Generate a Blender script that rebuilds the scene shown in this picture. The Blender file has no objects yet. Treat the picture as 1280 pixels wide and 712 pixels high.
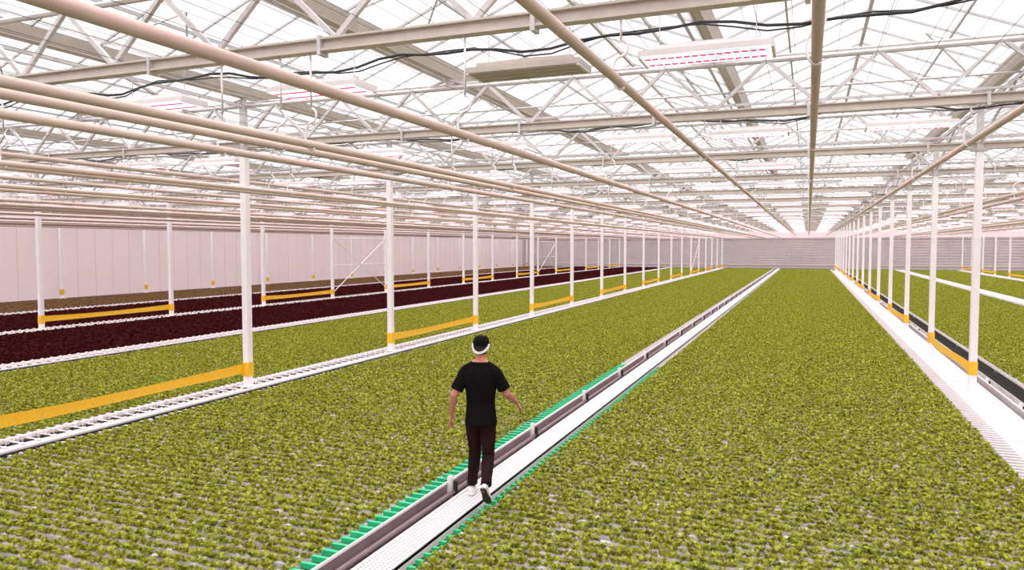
import bpy, math, random, bmesh
from mathutils import Vector, Matrix, kdtree
random.seed(4)
S=bpy.context.scene
try:
    S.view_settings.view_transform='Standard'
    S.view_settings.look='None'
except Exception as e: print(e)
COL=S.collection
CZ=2.75            # camera height above walkway level
SP=5.45            # truss spacing
Y0=-10.1; Y1=101.0
YA=Y0+.2; YB=Y1-.25
XL=-38.5; XR=29.9
TY=[6.25+SP*n for n in range(-2,18)]
COLX=[-37.1,-23.7,-10.3,3.1,16.5]

# ---------------------------------------------------------------- materials
def mat(name,col,rough=0.5,metal=0.0,var=0.08,scale=6.0,emit=None,es=0.0,bump=0.0,spec=.5,nosample=False):
    m=bpy.data.materials.new(name); m.use_nodes=True
    nt=m.node_tree; b=nt.nodes['Principled BSDF']
    tc=nt.nodes.new('ShaderNodeTexCoord'); n=nt.nodes.new('ShaderNodeTexNoise')
    n.inputs['Scale'].default_value=scale; n.inputs['Detail'].default_value=4
    nt.links.new(tc.outputs['Object'],n.inputs['Vector'])
    r=nt.nodes.new('ShaderNodeValToRGB')
    r.color_ramp.elements[0].position=0.3; r.color_ramp.elements[1].position=0.7
    r.color_ramp.elements[0].color=[max(0,c*(1-var)) for c in col]+[1]
    r.color_ramp.elements[1].color=[min(1,c*(1+var)) for c in col]+[1]
    nt.links.new(n.outputs['Fac'],r.inputs['Fac']); nt.links.new(r.outputs['Color'],b.inputs['Base Color'])
    b.inputs['Roughness'].default_value=rough; b.inputs['Metallic'].default_value=metal
    b.inputs['Specular IOR Level'].default_value=spec
    if emit:
        b.inputs['Emission Color'].default_value=list(emit)+[1]; b.inputs['Emission Strength'].default_value=es
    if nosample:
        try: m.cycles.emission_sampling='NONE'
        except Exception: pass
    if bump:
        bp=nt.nodes.new('ShaderNodeBump'); bp.inputs['Strength'].default_value=bump
        nt.links.new(n.outputs['Fac'],bp.inputs['Height']); nt.links.new(bp.outputs['Normal'],b.inputs['Normal'])
    return m
def leafmat(name,c1,c2,c3,tl=0.25,rough=.6):
    m=bpy.data.materials.new(name); m.use_nodes=True
    nt=m.node_tree; b=nt.nodes['Principled BSDF']; out=nt.nodes['Material Output']
    tc=nt.nodes.new('ShaderNodeTexCoord'); n=nt.nodes.new('ShaderNodeTexNoise')
    n.inputs['Scale'].default_value=22; n.inputs['Detail'].default_value=3
    nt.links.new(tc.outputs['Object'],n.inputs['Vector'])
    r=nt.nodes.new('ShaderNodeValToRGB'); e=r.color_ramp.elements
    e[0].position=0.36; e[0].color=list(c1)+[1]; e[1].position=0.66; e[1].color=list(c3)+[1]
    k=e.new(0.5); k.color=list(c2)+[1]
    nt.links.new(n.outputs['Fac'],r.inputs['Fac']); nt.links.new(r.outputs['Color'],b.inputs['Base Color'])
    b.inputs['Roughness'].default_value=rough; b.inputs['Specular IOR Level'].default_value=.15
    t=nt.nodes.new('ShaderNodeBsdfTranslucent'); nt.links.new(r.outputs['Color'],t.inputs['Color'])
    mx=nt.nodes.new('ShaderNodeMixShader'); mx.inputs[0].default_value=tl
    nt.links.new(b.outputs[0],mx.inputs[1]); nt.links.new(t.outputs[0],mx.inputs[2]); nt.links.new(mx.outputs[0],out.inputs['Surface'])
    return m
def perfmat(name,col,dark,scale=22.0,rad=0.27):
    m=bpy.data.materials.new(name); m.use_nodes=True
    nt=m.node_tree; b=nt.nodes['Principled BSDF']
    tc=nt.nodes.new('ShaderNodeTexCoord')
    a=nt.nodes.new('ShaderNodeVectorMath'); a.operation='MULTIPLY'; a.inputs[1].default_value=(scale,scale,0)
    f=nt.nodes.new('ShaderNodeVectorMath'); f.operation='FRACTION'
    s=nt.nodes.new('ShaderNodeVectorMath'); s.operation='SUBTRACT'; s.inputs[1].default_value=(.5,.5,0)
    l=nt.nodes.new('ShaderNodeVectorMath'); l.operation='LENGTH'
    c=nt.nodes.new('ShaderNodeMath'); c.operation='LESS_THAN'; c.inputs[1].default_value=rad
    mx=nt.nodes.new('ShaderNodeMix'); mx.data_type='RGBA'
    mx.inputs[6].default_value=list(col)+[1]; mx.inputs[7].default_value=list(dark)+[1]
    nt.links.new(tc.outputs['Object'],a.inputs[0]); nt.links.new(a.outputs[0],f.inputs[0]); nt.links.new(f.outputs[0],s.inputs[0])
    nt.links.new(s.outputs[0],l.inputs[0]); nt.links.new(l.outputs['Value'],c.inputs[0]); nt.links.new(c.outputs[0],mx.inputs[0])
    nt.links.new(mx.outputs[2],b.inputs['Base Color']); b.inputs['Roughness'].default_value=.5
    return m
def glassmat():
    m=bpy.data.materials.new('diffuse_roof_glass'); m.use_nodes=True
    nt=m.node_tree; nt.nodes.clear()
    out=nt.nodes.new('ShaderNodeOutputMaterial'); t=nt.nodes.new('ShaderNodeBsdfTransparent'); t.inputs[0].default_value=(.98,.975,.98,1)
    d=nt.nodes.new('ShaderNodeBsdfTranslucent'); d.inputs[0].default_value=(.96,.95,.96,1)
    n=nt.nodes.new('ShaderNodeTexNoise'); n.inputs['Scale'].default_value=.6
    r=nt.nodes.new('ShaderNodeMapRange'); r.inputs[3].default_value=.08; r.inputs[4].default_value=.22
    mx=nt.nodes.new('ShaderNodeMixShader'); nt.links.new(n.outputs['Fac'],r.inputs[0]); nt.links.new(r.outputs[0],mx.inputs[0])
    nt.links.new(t.outputs[0],mx.inputs[1]); nt.links.new(d.outputs[0],mx.inputs[2]); nt.links.new(mx.outputs[0],out.inputs[0])
    return m
M=dict(
 steel=mat('galvanised_steel',(.60,.565,.57),.45,.05,.12),
 gbar=mat('glazing_bar_aluminium',(.50,.49,.50),.5,.1,.06),
 beige=mat('beige_chord_paint',(.57,.50,.45),.45,.0,.08),
 white=mat('white_powder_coat',(.88,.83,.85),.4,0,.03),
 pipe=mat('cream_pipe_paint',(.66,.53,.46),.35,0,.06,3),
 yellow=mat('yellow_webbing',(.86,.50,.02),.6,0,.08,20),
 black=mat('black_cable_rubber',(.015,.015,.017),.5),
 grey=mat('grey_brown_channel',(.27,.20,.21),.4,.2,.12,4),
 dark=mat('dark_gap',(.03,.028,.03),.8),
 conc=mat('concrete_floor',(.045,.04,.038),.8,0,.2,1.5,bump=.1),
 gut=mat('white_growing_gutter',(.70,.66,.67),.4,0,.04,8),
 cap=mat('green_gutter_end',(.02,.50,.18),.4,0,.1,8),
 capR=mat('green_gutter_end_clip',(.03,.56,.24),.4,0,.1,8),
 pw=mat('white_wall_panel',(.95,.81,.82),.5,0,.02,.6),
 seam=mat('panel_seam',(.70,.58,.59),.6),
 gw=mat('grey_sheet_wall',(.60,.545,.54),.45,.05,.06,.8),
 led=mat('led_panel_lit',(.5,.3,.35),.4,0,0,emit=(1,.60,.72),es=6.5),
 red=mat('led_red_strip',(.25,.01,.02),.4,0,0,emit=(1,.05,.12),es=1.15,nosample=True),
 lens=mat('led_panel_off',(.42,.37,.32),.4),
 perf=perfmat('perforated_plank',(.82,.76,.78),(.26,.22,.23)),
 glass=glassmat(),
 leaf=leafmat('seedling_leaf',(.12,.15,.012),(.36,.39,.035),(.60,.61,.12)),
 leafr=leafmat('red_lettuce_leaf',(.030,.003,.003),(.068,.007,.008),(.11,.014,.014),.2,.9),
 leafo=leafmat('bronze_lettuce_leaf',(.14,.07,.035),(.26,.15,.07),(.36,.23,.11)),
 shirt=mat('black_tshirt',(.006,.005,.006),.95,0,.3,9,bump=.15,spec=.1),
 pants=mat('dark_trousers',(.022,.009,.010),.9,0,.3,9,bump=.15,spec=.1),
 skin=mat('skin',(.56,.22,.17),.5,0,.06,12,spec=.3),
 shoe=mat('white_sneaker',(.80,.76,.76),.5),
 sole=mat('dark_sole',(.05,.025,.03),.6),
 hair=mat('short_dark_hair',(.03,.022,.022),.8,0,.3,40,spec=.2),
 capm=mat('black_cap',(.006,.006,.008),.9,spec=.1),
 eyew=mat('eye_white',(.8,.8,.8),.2), lip=mat('lips',(.45,.15,.13),.5),
)
# ---------------------------------------------------------------- builder
class B:
    def __init__(s): s.v=[]; s.f=[]; s.m=[]; s.slots=[]
    def mi(s,k):
        if k not in s.slots: s.slots.append(k)
        return s.slots.index(k)
    def box(s,a,b,k):
        x0,y0,z0=a; x1,y1,z1=b; n=len(s.v)
        s.v+=[(x0,y0,z0),(x1,y0,z0),(x1,y1,z0),(x0,y1,z0),(x0,y0,z1),(x1,y0,z1),(x1,y1,z1),(x0,y1,z1)]
        q=[(0,3,2,1),(4,5,6,7),(0,1,5,4),(1,2,6,5),(2,3,7,6),(3,0,4,7)]
        s.f+=[tuple(n+i for i in t) for t in q]; s.m+=[s.mi(k)]*6
    def bar(s,p,q,w,h,k,up=(0,0,1)):
        p=Vector(p);q=Vector(q);d=(q-p).normalized();u=Vector(up)
        a=d.cross(u)
        if a.length<1e-3: a=d.cross(Vector((0,1,0)))
        a.normalize(); b=a.cross(d); a*=w/2; b*=h/2; n=len(s.v)
        for c in (p,q):
            for t in (-a-b,a-b,a+b,-a+b): s.v.append(tuple(c+t))
        s.f+=[(n,n+1,n+2,n+3)[::-1],(n+4,n+5,n+6,n+7)]+[(n+i,n+(i+1)%4,n+4+(i+1)%4,n+4+i) for i in range(4)]
        s.m+=[s.mi(k)]*6
    def cyl(s,pts,r,k,n=8):
        pts=[Vector(p) for p in pts]; base=len(s.v); mi=s.mi(k); prev=None
        for i,p in enumerate(pts):
            d=(pts[min(i+1,len(pts)-1)]-pts[max(i-1,0)]).normalized()
            if prev is None:
                a=d.orthogonal().normalized()
            else:
                a=(prev-d*prev.dot(d)).normalized()
            prev=a; b=d.cross(a)
            for j in range(n):
                t=2*math.pi*j/n; s.v.append(tuple(p+(a*math.cos(t)+b*math.sin(t))*r))
        for i in range(len(pts)-1):
            for j in range(n):
                s.f.append((base+i*n+j,base+i*n+(j+1)%n,base+(i+1)*n+(j+1)%n,base+(i+1)*n+j)); s.m.append(mi)
        s.f.append(tuple(base+j for j in range(n))[::-1]); s.m.append(mi)
        e=base+(len(pts)-1)*n; s.f.append(tuple(e+j for j in range(n))); s.m.append(mi)
    def quad(s,p,k):
        n=len(s.v); s.v+=[tuple(a) for a in p]; s.f.append(tuple(range(n,n+len(p)))); s.m.append(s.mi(k))
    def mesh(s,name,smooth=False):
        me=bpy.data.meshes.new(name); me.from_pydata(s.v,[],s.f)
        for k in s.slots: me.materials.append(M[k])
        me.polygons.foreach_set('material_index',s.m)
        if smooth: me.polygons.foreach_set('use_smooth',[True]*len(s.f))
        me.update(); return me
def obj(name,me,loc=(0,0,0),parent=None,scale=None,rot=None):
    o=bpy.data.objects.new(name,me); o.location=loc
    if scale: o.scale=scale
    if rot: o.rotation_euler=rot
    COL.objects.link(o)
    if parent: o.parent=parent
    return o

# ---------------------------------------------------------------- shell
b=B(); b.box((XL-.3,Y0-.3,-.7),(XR+.3,Y1+.3,-.55),'conc'); obj('floor',b.mesh('floor'))
ZW=CZ+1.12; ZG=CZ+3.05; ZR=CZ+3.95; GP=13.4/3
b=B(); b.box((XL-.15,Y0,-.55),(XL,Y1,ZW),'pw')
y=Y0+1.1
while y<Y1:
    b.box((XL,y-.010,-.55),(XL+.006,y+.010,ZW),'seam'); y+=1.15
b.box((XL-.1,Y0,ZW),(XL,Y1,ZW+.12),'beige'); b.box((XL-.12,Y0,ZW+.12),(XL-.02,Y1,ZG),'pw')
b.box((XL-.1,Y0,-.55),(XL+.04,Y1,-.1),'grey')
obj('wall_left',b.mesh('wall_left'))
b=B(); b.box((XR,Y0,-.55),(XR+.15,Y1,ZG),'pw'); obj('wall_right',b.mesh('wall_right'))
b=B(); b.box((XL-.15,Y1,-.55),(XR+.15,Y1+.15,ZW),'gw')
z=0.0
while z<ZW-.1:
    b.box((XL,Y1-.05,z),(XR,Y1,z+.16),'gw'); z+=.33
b.box((XL,Y1-.10,ZW-.15),(XR,Y1,ZW+.05),'steel'); b.box((XL,Y1-.09,.35),(XR,Y1,.50),'seam')
x=-38
while x<XR:
    b.box((x-.06,Y1-.12,-.5),(x+.06,Y1,ZW),'steel'); x+=GP
b.box((XL,Y1,ZW),(XR,Y1+.1,ZG+.1),'pw'); obj('wall_far',b.mesh('wall_far'))
b=B(); b.box((XL-.15,Y0-.15,-.55),(XR+.15,Y0,ZG),'pw'); obj('wall_near',b.mesh('wall_near'))

# roof glazing
gx=[-10.3+GP*k for k in range(-7,10)]
gx=[x for x in gx if XL-3<x<XR+1]
b=B(); g=B()
for i in range(len(gx)-1):
    x0,x1=gx[i],gx[i+1]; xm=(x0+x1)/2
    g.quad([(x0,Y0,ZG),(x0,Y1,ZG),(xm,Y1,ZR),(xm,Y0,ZR)],'glass')
    g.quad([(xm,Y0,ZR),(xm,Y1,ZR),(x1,Y1,ZG),(x1,Y0,ZG)],'glass')
    b.bar((xm,Y0,ZR-.03),(xm,Y1,ZR-.03),.06,.07,'steel')
    y=Y0; c=0
    while y<Y1:
        b.bar((x0,y,ZG-.02),(xm,y,ZR-.02),.026,.035,'gbar'); b.bar((xm,y,ZR-.02),(x1,y,ZG-.02),.026,.035,'gbar')
        y+=SP/5; c+=1
    for t,s_ in ((.55,1),(.55,-1)):
        xx=xm-s_*(xm-x0)*t; zz=ZR-(ZR-ZG)*t-.03
        b.bar((xx,Y0,zz),(xx,Y1,zz),.03,.04,'gbar')
    for j,yy in enumerate(TY):
        yv=yy+SP/2
        sg=1 if j%2 else -1
        b.cyl([(xm+sg*1.7,yv-.8,ZG-.05),(xm+sg*.9,yv,ZG+.55)],.015,'steel',5)
        b.cyl([(xm+sg*1.7,yv+.8,ZG-.05),(xm+sg*.9,yv,ZG+.55)],.015,'steel',5)
obj('glass_roof',g.mesh('glass_roof'))
obj('roof_glazing_bars',b.mesh('roof_glazing_bars'))
b=B()
for x in gx:
    b.quad([(x-.14,Y0,ZG+.03),(x-.14,Y1,ZG+.03),(x-.07,Y1,ZG-.14),(x-.07,Y0,ZG-.14)],'beige')
    b.quad([(x+.14,Y0,ZG+.03),(x+.14,Y1,ZG+.03),(x+.07,Y1,ZG-.14),(x+.07,Y0,ZG-.14)],'beige')
    b.box((x-.07,Y0,ZG-.15),(x+.07,Y1,ZG-.13),'beige')
    b.cyl([(x-.22,Y0,ZG-.1),(x-.22,Y1,ZG-.1)],.025,'steel',6)
obj('roof_gutter',b.mesh('roof_gutter'))

# trusses
ZB=CZ+1.93; ZT=CZ+2.73
def truss():
    b=B()
    b.box((XL,-.06,ZB-.01),(XR,.06,ZB+.012),'beige'); b.box((XL,-.06,ZB+.10),(XR,.06,ZB+.12),'beige'); b.box((XL,-.02,ZB),(XR,.02,ZB+.11),'beige')
    b.cyl([(XL,0,ZT),(XR,0,ZT)],.04,'steel',8)
    st=GP/6
    k0=math.ceil((XL+10.3)/st); k1=math.floor((XR+10.3)/st)
    for k in range(k0,k1):
        xa=-10.3+k*st; xb=xa+st
        za,zb=(ZB+.11,ZT) if k%2==0 else (ZT,ZB+.11)
        b.bar((xa,0,za),(xb,0,zb),.05,.05,'steel')
    for x in gx:
        if XL<x<XR:
            b.box((x-.04,-.04,ZT-.02),(x+.04,.04,ZG-.14),'steel')
            b.bar((x-.55,0,ZT),(x-.02,0,ZG-.18),.035,.035,'steel'); b.bar((x+.55,0,ZT),(x+.02,0,ZG-.18),.035,.035,'steel')
    x=-38
    while x<XR:
        b.box((x-.02,-.07,ZB-.05),(x+.02,.07,ZB+.14),'steel'); x+=2.233
    return b.mesh('roof_truss')
tm=truss()
for y in TY: obj('roof_truss',tm,(0,y,0))
b=B()
for x in COLX:
    b.bar((x,YA,ZB+.3),(x,YB,ZB+.3),.05,.08,'steel')
    for y0,y1 in zip(TY[:-1],TY[1:]):
        b.bar((x,y0,ZB+.1),(x,(y0+y1)/2,ZT),.04,.04,'steel'); b.bar((x,(y0+y1)/2,ZT),(x,y1,ZB+.1),.04,.04,'steel')
    b.bar((x,YA,ZT),(x,YB,ZT),.05,.05,'steel')
obj('longitudinal_girder',b.mesh('longitudinal_girder'))
b=B(); x=-38
while x<XR-.4:
    b.cyl([(x,YA,ZB+.15),(x,YB,ZB+.15)],.003,'dark',3); b.cyl([(x+.25,YA,ZT+.06),(x+.25,YB,ZT+.06)],.003,'dark',3); x+=.56
obj('screen_wires',b.mesh('screen_wires'))
b=B()
for y in TY:
    b.cyl([(XL,y+.35,ZT+.14),(XR-.05,y+.35,ZT+.14)],.025,'steel',6)
    b.cyl([(XL,y+2.7,ZT+.1),(XR-.05,y+2.7,ZT+.1)],.02,'steel',6)
obj('screen_drive_tube',b.mesh('screen_drive_tube'))

# columns
def column(zb):
    b=B()
    b.box((-.065,-.065,zb),(.065,.065,ZB-.02),'white'); b.box((-.13,-.13,zb),(.13,.13,zb+.02),'white')
    b.box((-.055,-.055,ZB-.02),(.055,.055,ZT+.1),'steel')
    b.box((-.15,-.09,ZB-.05),(.15,.09,ZB-.02),'steel')
    b.box((-.075,-.075,.19),(.075,.075,.46),'yellow')
    for s in (-1,1):
        b.cyl([(s*.1,.1,zb),(s*.1,.1,zb+.06)],.012,'steel',6)
    return b.mesh('steel_column')
cA=column(-.02); cB=column(-.40)
def strap(y0,y1):
    b=B(); N=14
    for i in range(N):
        P_=[]
        for t in (i/N,(i+1)/N):
            sag=-.03*4*t*(1-t); w=.10*(1-.22*math.sin(math.pi*t)); yy=y0+(y1-y0)*t; xo=-.08+.03*math.sin(t*7)
            P_.append((xo,yy,.34+sag,w))
        (xa,ya,za,wa),(xb,yb,zb,wb)=P_
        b.quad([(xa,ya,za-wa),(xb,yb,zb-wb),(xb+.02,yb,zb+wb),(xa+.02,ya,za+wa)],'yellow')
        b.quad([(xa+.006,ya,za-wa),(xb+.006,yb,zb-wb),(xb+.026,yb,zb+wb),(xa+.026,ya,za+wa)],'yellow')
    return b.mesh('barrier_strap')
sm=strap(.07,SP-.07)
for xi,x in enumerate(COLX):
    for n,y in enumerate(TY):
        if n<1: continue
        obj('steel_column',cB if x==3.1 else cA,(x,y,0))
        if n%2==0 and n+1<len(TY) and x>-30: obj('barrier_strap',sm,(x,y,0))
def brace(x,y):
    b=B(); z0,z1=.3,3.2
    b.cyl([(x,y+.07,z0),(x,y+SP-.07,z1)],.02,'white',6); b.cyl([(x+.03,y+.07,z1),(x+.03,y+SP-.07,z0)],.02,'white',6)
    b.cyl([(x,y+.07,z1),(x,y+SP-.07,z1)],.025,'white',6); b.cyl([(x,y+.07,(z0+z1)/2),(x,y+SP-.07,(z0+z1)/2)],.02,'white',6)
    obj('cross_brace',b.mesh('cross_brace'))
brace(-23.7,TY[7]); brace(-23.7,TY[13]); brace(-10.3,TY[14])

# ---------------------------------------------------------------- pipes
def pipe(zrel,r=.04):
    b=B(); z=CZ+zrel; b.cyl([(0,YA,z),(0,YB,z)],r,'pipe',14)
    for y in TY:
        pts=[(0,y,ZB),(0,y,z+.36)]
        for i in range(9):
            t=math.pi*i/8; pts.append((0.06*math.sin(t)*1.0,y,z+.36-.14*(1-math.cos(t))/2))
        for i in range(1,11):
            t=math.pi*1.15*i/10; pts.append((-.075*math.sin(t),y,z+.22-.275*(1-math.cos(t))/2))
        b.cyl(pts,.011,'white',6)
    return b.mesh('heating_pipe',True)
pm={}
def addpipe(x,z):
    k=round(z,2)
    if k not in pm: pm[k]=pipe(k)
    obj('heating_pipe',pm[k],(x,0,0))
base=[(-2.95,1.02),(-1.5,1.38),(.03,1.45),(2.0,1.40),(-4.65,1.02),(-5.02,1.02),(-5.78,1.02),(-9.2,1.02),(-9.65,1.02)]
for dx in (-26.8,-13.4,0,13.4):
    for x,z in base:
        if XL+.5<x+dx<XR-.5: addpipe(x+dx,z)
for x in (-12.6,-13.4,-19.4,-20.0,-26.3,-27,-33,-34): addpipe(x,1.02)

# ---------------------------------------------------------------- grow lights
def light(on):
    b=B(); w=.62; d=.22
    z=CZ+1.80
    b.box((-w,-d,z+.015),(w,d,z+.075),'white' if on else 'beige')
    b.box((-w+.1,-d+.04,z+.075),(w-.1,d-.04,z+.12),'white' if on else 'beige')
    b.box((-w,-d,z),(-w+.03,d,z+.02),'white'); b.box((w-.03,-d,z),(w,d,z+.02),'white')
    if on:
        b.quad([(-w+.03,-d+.01,z+.008),(-w+.03,d-.01,z+.008),(w-.03,d-.01,z+.008),(w-.03,-d+.01,z+.008)],'led')
        for yy in (-.13,.11):
            x=-w+.05
            while x<w-.08:
                b.box((x,yy-.030,z-.004),(x+.06,yy+.030,z+.004),'red'); x+=.075
    else:
        b.box((-w+.03,-d+.01,z+.003),(w-.03,d-.01,z+.015),'lens')
        for yy in (-.14,0,.14): b.box((-w+.05,yy-.01,z-.004),(w-.05,yy+.01,z+.004),'beige')
    for s in (-1,1):
        b.cyl([(s*.45,0,z+.12),(s*.45,0,z+.5)],.006,'steel',4)
        b.box((s*.45-.03,-.05,z+.12),(s*.45+.03,.05,z+.15),'steel')
    b.box((-.25,-.05,z+.12),(.15,.05,z+.16),'steel')
    return b.mesh('grow_light')
LON,LOFF=light(True),light(False)
lx=[-7.9,-5.35,-2.76,-.94,1.4]
for n,y in enumerate(TY):
    if n<1: continue
    for dx in (-26.8,-13.4,0,13.4,26.8):
        for x in lx:
            X=x+dx
            if not XL+1<X<XR-1: continue
            if n==2 and abs(X-1.4)<.1: continue
            off=(n==2 and abs(X+2.76)<.1)
            obj('grow_light',LOFF if off else LON,(X,y+1.15,0))
b=B(); c=B()
for n,y in enumerate(TY):
    if n<1: continue
    yy=y+1.15
    b.bar((XL,yy,CZ+2.32),(XR,yy,CZ+2.32),.04,.04,'steel')
    pts=[];x=XL
    while x<XR:
        pts.append((x,yy+.06*math.sin(x*1.3+n),CZ+2.09+.05*math.sin(x*2.1+n*2)+.025*math.sin(x*5.3))); x+=.3
    c.cyl(pts,.015,'black',6)
    c.cyl([(p[0],p[1]+.05,p[2]+.04*math.sin(p[0]*3)) for p in pts],.009,'black',5)
obj('light_support_rail',b.mesh('light_support_rail')); obj('power_cable',c.mesh('power_cable'))

# ---------------------------------------------------------------- crop beds
ROWS=36; PITCH=SP/ROWS; W=6.0
def tile(seed,leafk,nl=6,size=1.0,step=.042,jy=.020):
    rnd=random.Random(seed); b=B()
    li=b.mi(leafk)
    for r in range(ROWS):
        y=(r+.5)*PITCH
        b.box((0.0,y-.024,-.11),(W,y+.024,-.050),'gut')
        b.box((-.08,y-.02,-.08),(.0,y+.02,-.03),'cap'); b.box((W,y-.02,-.06),(W+.26,y+.02,-.012),'capR')
        x=.03+rnd.random()*.03
        while x<W-.02:
            px=x+rnd.uniform(-.015,.015); py=y+rnd.uniform(-jy,jy); sc=size*rnd.uniform(.7,1.25)
            if rnd.random()>.03:
                a0=rnd.random()*6.28
                for i in range(nl):
                    a=a0+i*2.4+rnd.uniform(-.3,.3); el=rnd.uniform(.1,1.2); L=.060*sc*rnd.uniform(.65,1.15); w=L*.42
                    ca,sa=math.cos(a),math.sin(a); ce,se=math.cos(el),math.sin(el)
                    z0=-.05
                    m=(px+ca*ce*L*.55,py+sa*ce*L*.55,z0+se*L*.85+.008)
                    t=(px+ca*ce*L*1.05,py+sa*ce*L*1.05,z0+se*L*1.05)
                    n=len(b.v)
                    b.v+=[(px,py,z0),(m[0]-sa*w,m[1]+ca*w,m[2]+.005),t,(m[0]+sa*w,m[1]-ca*w,m[2]+.005)]
                    b.f+=[(n,n+2,n+1),(n,n+3,n+2)]; b.m+=[li]*2
            x+=step
    for x in (.6,2.2,3.8,5.4):
        b.box((x-.03,0,-.2),(x+.03,SP,-.11),'grey')
        b.box((x-.03,.1,-.55),(x+.03,.16,-.2),'steel')
    return b.mesh('gutter_plant_rows')
G=[tile(1,'leaf'),tile(2,'leaf'),tile(3,'leaf')]
R=[tile(5,'leafr',7,1.35,.055,.03)]; O=[tile(7,'leafo',6)]
def bed(name,x0,x1,tiles,z=0,green=0,red=False):
    e=bpy.data.objects.new(name,None); COL.objects.link(e); e.location=(x0,0,z)
    s=(x1-x0)/W; y=TY[0]
    while y<Y1-3:
        t=random.choice(tiles); o=obj('gutter_plant_rows',t,(0,y,0),e,(s,1,1))
        ov={}
        if not green or y>14: ov={'cap':'gut','capR':'gut'}
        elif green==1: ov={'capR':'gut'}
        elif green==2: ov={'cap':'gut'}
        if red: ov={'cap':'grey','capR':'grey','gut':'dark'}
        for sl in o.material_slots:
            for a_,b_ in ov.items():
                if sl.material==M[a_]:
                    sl.link='OBJECT'; sl.material=M[b_]; break
        y+=SP
bed('lettuce_bed',-3.12,2.42,G,green=1)
bed('lettuce_bed',-9.80,-4.08,G,green=2)
bed('lettuce_bed',-16.5,-10.8,G)
bed('lettuce_bed',4.1,9.4,G)
bed('lettuce_bed',10.6,15.8,G)
bed('lettuce_bed',17.1,23.0,G)
bed('red_lettuce_bed',-23.2,-17.6,R,red=True)
bed('red_lettuce_bed',-29.9,-24.2,R,red=True)
bed('bronze_lettuce_bed',-36.8,-30.8,O,red=True)

def walkway(name,x0,x1,zp,chx0,chx1,ck='grey'):
    b=B()
    b.box((x0,Y0+3,zp-.03),(x1,Y1-1,zp),'perf')
    b.box((x0,Y0+3,zp-.10),(x0+.02,Y1-1,zp+.015),'white'); b.box((x1-.02,Y0+3,zp-.10),(x1,Y1-1,zp+.015),'white')
    b.box((chx0,Y0+3,zp+.055),(chx0+.018,Y1-1,zp+.08),'white')
    b.box((chx0,Y0+3,zp-.12),(chx0+.015,Y1-1,zp+.055),ck)
    b.box((chx0,Y0+3,zp-.14),(chx1,Y1-1,zp-.12),ck); b.box((chx1-.015,Y0+3,zp-.12),(chx1,Y1-1,zp-.02),ck)
    b.cyl([(chx0+.06,Y0+3,zp-.05),(chx0+.06,Y1-1,zp-.05)],.03,ck,10)
    y=2.05
    while y<Y1-2:
        b.box((chx0+.015,y-.03,zp-.5),(chx0+.06,y+.03,zp+.14),'white'); b.box((chx0+.02,y+.033,zp-.1),(chx0+.11,y+.05,zp+.08),'dark')
        b.box((x0+.02,y+.4,zp-.5),(x0+.07,y+.45,zp-.03),'steel')
        b.box((x0,y+.2,zp),(x1,y+.205,zp+.002),'dark')
        y+=SP/2
    return obj(name,b.mesh(name))
walkway('perforated_walkway',-3.56,-3.24,0,-3.78,-3.58)
walkway('perforated_walkway',2.60,3.45,-.20,3.56,3.86,'steel')

def strip():
    b=B(); y0,y1=TY[0],Y1-1.5
    b.box((.30,y0,-.06),(.36,y1,.015),'white'); b.box((.37,y0,-.14),(.41,y1,-.01),'dark')
    b.box((-.36,y0,-.06),(-.30,y1,.0),'white'); b.box((-.12,y0,-.09),(.28,y1,-.06),'perf'); b.box((-.28,y0,-.16),(-.14,y1,-.10),'grey')
    y=y0
    while y<y1:
        for xx,r in ((.20,.05),(-.22,.055)):
            pts=[(xx,y+.09-.07*math.cos(t*math.pi/5),-.06+.10*math.sin(t*math.pi/5)) for t in range(6)]
            b.cyl(pts,.010,'white',3)
        b.box((-.3,y,-.04),(.3,y+.03,-.03),'white')
        y+=.24
    y=y0
    while y<y1:
        for xx in (-.33,.33): b.box((xx-.025,y,-.55),(xx+.025,y+.05,-.06),'steel')
        y+=SP/2
    return b.mesh('gutter_drive_rail')
st=strip()
for x in (-10.3,-17.05,-23.7,-30.35): obj('gutter_drive_rail',st,(x,0,0))
obj('gutter_drive_rail',st,(10.05,0,0)); obj('gutter_drive_rail',st,(16.5,0,0))

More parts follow.
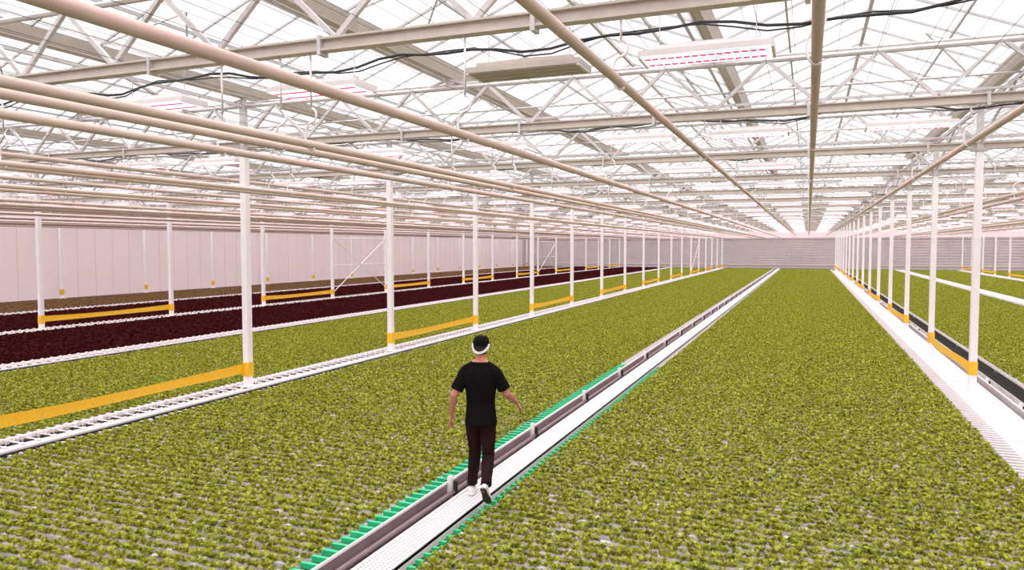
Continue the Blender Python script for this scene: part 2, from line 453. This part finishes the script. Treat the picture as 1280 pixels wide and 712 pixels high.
# ---------------------------------------------------------------- person
class P:
    v=[];f=[];lab=[]
def ring_loft(rings,mats,n=24):
    base=len(P.v)
    for (c,a,bb),mk in zip(rings,mats):
        for j in range(n):
            t=2*math.pi*j/n; P.v.append(Vector(c)+a*math.cos(t)+bb*math.sin(t)); P.lab.append(mk)
    for i in range(len(rings)-1):
        for j in range(n):
            P.f.append((base+i*n+j,base+i*n+(j+1)%n,base+(i+1)*n+(j+1)%n,base+(i+1)*n+j))
    P.f.append(tuple(base+j for j in range(n))[::-1]); e=base+(len(rings)-1)*n; P.f.append(tuple(e+j for j in range(n)))
def limb(keys,n=20,sub=10,ref=(0,1,0),flat=1.0,wr=0.0):
    K=[(Vector(p),r,m) for p,r,m in keys]; rings=[];mats=[]
    pts=[k[0] for k in K]; acc=0
    for i in range(len(K)-1):
        p0=pts[max(i-1,0)];p1=pts[i];p2=pts[i+1];p3=pts[min(i+2,len(K)-1)]
        L=(p2-p1).length; sb=max(2,int(L/.012))
        for s in range(sb+(1 if i==len(K)-2 else 0)):
            t=s/sb
            c=p1.lerp(p2,t)
            r=K[i][1]+(K[i+1][1]-K[i][1])*t
            if wr: r*=1+wr*math.sin((acc+L*t)*95+2*math.sin((acc+L*t)*31))
            d1=(p2-p0).normalized(); d2=(p3-p1).normalized(); d=d1.lerp(d2,t).normalized()
            a=Vector(ref).cross(d)
            if a.length<.05: a=Vector((1,0,0)).cross(d)
            a.normalize(); bb=d.cross(a)
            rings.append((c,a*r,bb*r*flat)); mats.append(K[i][2])
        acc+=L
    ring_loft(rings,mats,n)
def stack(keys,n=28):
    rings=[];mats=[]
    for i in range(len(keys)-1):
        A,Bk=keys[i],keys[i+1]; sb=max(1,int(abs(Bk[2]-A[2])/.012))
        for s in range(sb+(1 if i==len(keys)-2 else 0)):
            t=s/sb; v=[A[q]+(Bk[q]-A[q])*t for q in range(5)]
            rings.append((Vector(v[:3]),Vector((v[3],0,0)),Vector((0,v[4],0)))); mats.append(A[5])
    ring_loft(rings,mats,n)
def lerp(a,b_,t): return tuple(a[i]+(b_[i]-a[i])*t for i in range(3))
stack([(0,0,.82,.150,.115,'pants'),(0,0,.88,.162,.122,'pants'),(0,0,.96,.150,.112,'pants')])
stack([(.008,-.005,.835,.166,.134,'shirt'),(.008,-.005,.85,.174,.142,'shirt'),(.004,0,.93,.168,.132,'shirt'),(0,.01,1.06,.155,.116,'shirt'),(0,.012,1.16,.163,.122,'shirt'),(0,.01,1.27,.178,.128,'shirt'),(0,.005,1.34,.180,.124,'shirt'),
 (0,.0,1.39,.172,.112,'shirt'),(0,-.005,1.43,.145,.096,'shirt'),(0,-.005,1.465,.105,.080,'shirt'),(0,-.002,1.50,.070,.068,'shirt'),(0,0,1.515,.06,.060,'shirt')])
stack([(0,0,1.45,.058,.056,'skin'),(0,.008,1.52,.056,.056,'skin'),(0,.02,1.60,.056,.058,'skin')])
for s in (-1,1):
    limb([((s*.03,-.01,1.50),.045,'shirt'),((s*.10,-.005,1.45),.052,'shirt'),((s*.165,0,1.405),.060,'shirt')])
hx,hy,hz=0,.035,1.665
prof=[(-.125,.030,.035,.045),(-.11,.045,.055,.03),(-.085,.056,.072,.018),(-.05,.066,.085,.008),(0,.074,.094,0),(.04,.076,.096,0),(.07,.071,.088,-.003),(.095,.055,.068,-.005),(.112,.03,.038,-.005)]
stack([(hx,hy+dy,hz+dz,rx,ry,'skin') for dz,rx,ry,dy in prof])
limb([((0,hy+.085,hz+.01),.008,'skin'),((0,hy+.108,hz-.02),.015,'skin'),((0,hy+.09,hz-.032),.012,'skin')],n=10)
for s in (-1,1):
    limb([((s*.074,hy-.005,hz-.035),.010,'skin'),((s*.085,hy-.018,hz-.010),.015,'skin'),((s*.086,hy-.018,hz+.012),.012,'skin')],n=10)
stack([(hx,hy-.014,hz-.075,.056,.072,'hair'),(hx,hy-.012,hz-.05,.070,.088,'hair'),(hx,hy-.008,hz+.0,.079,.095,'hair'),(hx,hy-.008,hz+.03,.079,.095,'hair')])
stack([(hx,hy,hz+.015,.083,.104,'capm'),(hx,hy,hz+.05,.086,.106,'capm'),(hx,hy,hz+.080,.082,.101,'capm'),(hx,hy,hz+.103,.068,.085,'capm'),(hx,hy,hz+.118,.045,.058,'capm'),(hx,hy,hz+.125,.02,.03,'capm')])
stack([(hx,hy+.10,hz+.020,.072,.075,'capm'),(hx,hy+.10,hz+.034,.070,.072,'capm')])
LS=(-.165,0,1.400);LE=(-.270,-.09,1.150);LW=(-.330,.01,.912)
RS=(.165,0,1.400);RE=(.285,.03,1.160);RW=(.340,.25,1.03)
for Sx,E,Wr in ((LS,LE,LW),(RS,RE,RW)):
    limb([(lerp(Sx,E,-.12),.050,'shirt'),(lerp(Sx,E,.0),.063,'shirt'),(lerp(Sx,E,.2),.066,'shirt'),(lerp(Sx,E,.5),.067,'shirt'),(lerp(Sx,E,.78),.071,'shirt'),(lerp(Sx,E,.80),.05,'shirt')],wr=.02)
    limb([(lerp(Sx,E,.2),.045,'skin'),(lerp(Sx,E,.7),.046,'skin'),(E,.041,'skin'),(lerp(E,Wr,.25),.044,'skin'),(lerp(E,Wr,.7),.032,'skin'),(Wr,.026,'skin')])
def hand(Wr,d,nrm,side):
    Wr=Vector(Wr);d=Vector(d).normalized();sd=Vector(side);sd=(sd-d*sd.dot(d)).normalized();nrm_=d.cross(sd)
    if nrm_.dot(Vector(nrm))<0: nrm_=-nrm_
    rings=[]
    for t,w,th in ((-.01,.026,.020),(.02,.032,.018),(.055,.043,.017),(.085,.044,.015),(.097,.038,.010)):
        rings.append((Wr+d*t,sd*w,nrm_*th))
    dense=[]
    for i in range(len(rings)-1):
        for s in range(4):
            t=s/4; dense.append(tuple(rings[i][q].lerp(rings[i+1][q],t) for q in range(3)))
    dense.append(rings[-1]); ring_loft(dense,['skin']*len(dense),16)
    for off,L,r in ((.034,.078,.0098),(.012,.088,.0100),(-.012,.080,.0096),(-.034,.064,.0088)):
        p0=Wr+d*.08+sd*off; dd=(d+sd*off*5.5).normalized()
        p1=p0+(dd+nrm_*.15).normalized()*L*.45; p2=p1+(dd+nrm_*.5).normalized()*L*.32; p3=p2+(dd+nrm_*.9).normalized()*L*.25
        limb([(p0,r*1.05,'skin'),(p1,r,'skin'),(p2,r*.94,'skin'),(p3,r*.8,'skin')],n=10)
    p0=Wr+d*.025+sd*.024; p1=p0+(d*.6+sd*.8+nrm_*.2).normalized()*.045; p2=p1+(d*.85+sd*.5+nrm_*.25).normalized()*.034; p3=p2+(d+sd*.2+nrm_*.3).normalized()*.024
    limb([(p0,.015,'skin'),(p1,.0128,'skin'),(p2,.0112,'skin'),(p3,.009,'skin')],n=10)
hand(LW,(-.20,.22,-1),(1,0,0),(0,1,.2)); hand(RW,(.30,.60,-.65),(-1,0,-.2),(-.5,.5,.6))
LH=(-.082,0,.88);LK=(-.100,.15,.485);LA=(-.150,.20,.10)
RH=(.082,0,.88);RK=(.075,.04,.47);RA=(.125,-.27,.25)
for H,K_,A in ((LH,LK,LA),(RH,RK,RA)):
    limb([(lerp(H,K_,-.08),.085,'pants'),(lerp(H,K_,.08),.093,'pants'),(lerp(H,K_,.5),.082,'pants'),(lerp(H,K_,.85),.070,'pants'),(K_,.068,'pants'),(lerp(K_,A,.3),.068,'pants'),(lerp(K_,A,.75),.057,'pants'),(lerp(K_,A,.97),.060,'pants'),(lerp(K_,A,1.0),.035,'pants')],wr=.018)
def shoe(A,fwd,upv):
    A=Vector(A);f=Vector(fwd).normalized();u=Vector(upv);u=(u-f*u.dot(f)).normalized();s=f.cross(u)
    limb([(A+u*.02,.034,'pants'),(A-u*.03,.036,'pants')],n=12)
    def lo(rings,k):
        D=[]
        for i in range(len(rings)-1):
            for q_ in range(3): D.append(tuple(rings[i][q].lerp(rings[i+1][q],q_/3) for q in range(3)))
        D.append(rings[-1]); ring_loft(D,[k]*len(D),18)
    lo([(A+f*t+u*c,s*w,u*hh) for t,w,hh,c in ((-.085,.024,.022,-.060),(-.065,.034,.038,-.055),(-.02,.038,.042,-.050),(.04,.040,.034,-.056),(.10,.047,.026,-.064),(.15,.045,.021,-.068),(.185,.032,.016,-.072),(.195,.015,.010,-.075))],'shoe')
    lo([(A+f*t-u*.090,s*w,u*.010) for t,w in ((-.09,.028),(-.06,.037),(0,.036),(.06,.042),(.11,.049),(.155,.046),(.19,.033),(.202,.016))],'sole' if A.z>.2 else 'shoe')
shoe(LA,(-.08,1,0),(0,0,1)); shoe(RA,(.05,.66,-.75),(0,.75,.66))
me=bpy.data.meshes.new('tmp'); me.from_pydata([tuple(v) for v in P.v],[],P.f); me.update()
bm=bmesh.new(); bm.from_mesh(me); bmesh.ops.recalc_face_normals(bm,faces=bm.faces[:]); bm.to_mesh(me); bm.free()
tmp=bpy.data.objects.new('tmp',me); COL.objects.link(tmp)
md=tmp.modifiers.new('r','REMESH'); md.mode='VOXEL'; md.voxel_size=.005; md.use_smooth_shade=True
ms=tmp.modifiers.new('s','SMOOTH'); ms.factor=.5; ms.iterations=3
dg=bpy.context.evaluated_depsgraph_get(); dg.update()
pm2=bpy.data.meshes.new_from_object(tmp.evaluated_get(dg))
bpy.data.objects.remove(tmp)
kd=kdtree.KDTree(len(P.v))
for i,v in enumerate(P.v): kd.insert(v,i)
kd.balance()
keys=['shirt','pants','skin','shoe','sole','hair','capm']
pm2.materials.clear()
for k in keys: pm2.materials.append(M[k])
for p in pm2.polygons:
    co,i,d=kd.find(p.center); k=P.lab[i]; c_=p.center
    if k in('pants','shirt') and abs(c_.x)<.24 and .7<c_.z<1.0: k='shirt' if c_.z>.832 else 'pants'
    if abs(c_.x)<.09 and 1.40<c_.z<1.56: k='shirt' if c_.z<1.507-.03*c_.y else 'skin'
    if k in('hair','capm','skin') and c_.z>1.56 and c_.y<hy+.03:
        if c_.z>hz+.008 and k!='skin' : k='capm'
        elif k!='skin' or (c_.y<hy-.03 and c_.z>hz-.075): k='hair'
    elif k=='hair': k='skin'
    p.material_index=keys.index(k); p.use_smooth=True
pm2.name='body'
man=bpy.data.objects.new('walking_man',None); COL.objects.link(man)
man.location=(-3.25,7.25,0.012); man.rotation_euler=(0,0,math.radians(10))
bo=obj('body',pm2,(0,0,0),man)
b=B()
for s in (-1,1):
    b.cyl([(s*.030,hy+.083,hz+.004),(s*.030,hy+.0905,hz+.004)],.011,'eyew',10); b.cyl([(s*.030,hy+.090,hz+.004),(s*.030,hy+.092,hz+.004)],.005,'black',8)
b.box((-.022,hy+.089,hz-.062),(.022,hy+.094,hz-.052),'lip')
obj('face_details',b.mesh('face_details',True),(0,0,0),man)
b=B(); pts=[]
for i in range(21):
    t=math.pi*(1.0*i/20)
    pts.append((.090*math.cos(t),hy-.006-.103*math.sin(t),hz+.022-.078*math.sin(t)))
for i in range(20): b.bar(pts[i],pts[i+1],.012,.024,'white',up=(0,0,1))
obj('white_head_strap',b.mesh('white_head_strap'),(0,0,0),man)

# ---------------------------------------------------------------- world + sun + camera
w=bpy.data.worlds.new('overcast_sky'); S.world=w; w.use_nodes=True
bg=w.node_tree.nodes['Background']; bg.inputs[0].default_value=(.99,.97,.985,1); bg.inputs[1].default_value=1.2
sl=bpy.data.lights.new('hazy_sun','SUN'); sl.energy=5.0; sl.angle=math.radians(110); sl.color=(1,.965,.96)
so=bpy.data.objects.new('hazy_sun',sl); COL.objects.link(so); so.location=(0,20,30); so.rotation_euler=(math.radians(14),math.radians(-4),0)
cd=bpy.data.cameras.new('camera'); cam=bpy.data.objects.new('camera',cd); COL.objects.link(cam); S.camera=cam
cd.sensor_width=36; cd.lens=930/1280*36; cd.clip_end=500; cd.clip_start=.05
cam.location=(0,0,CZ); cam.rotation_euler=(math.radians(90-2.95),0,math.radians(21.7))
print('polys',sum(len(o.data.polygons) for o in bpy.data.objects if o.type=='MESH'))
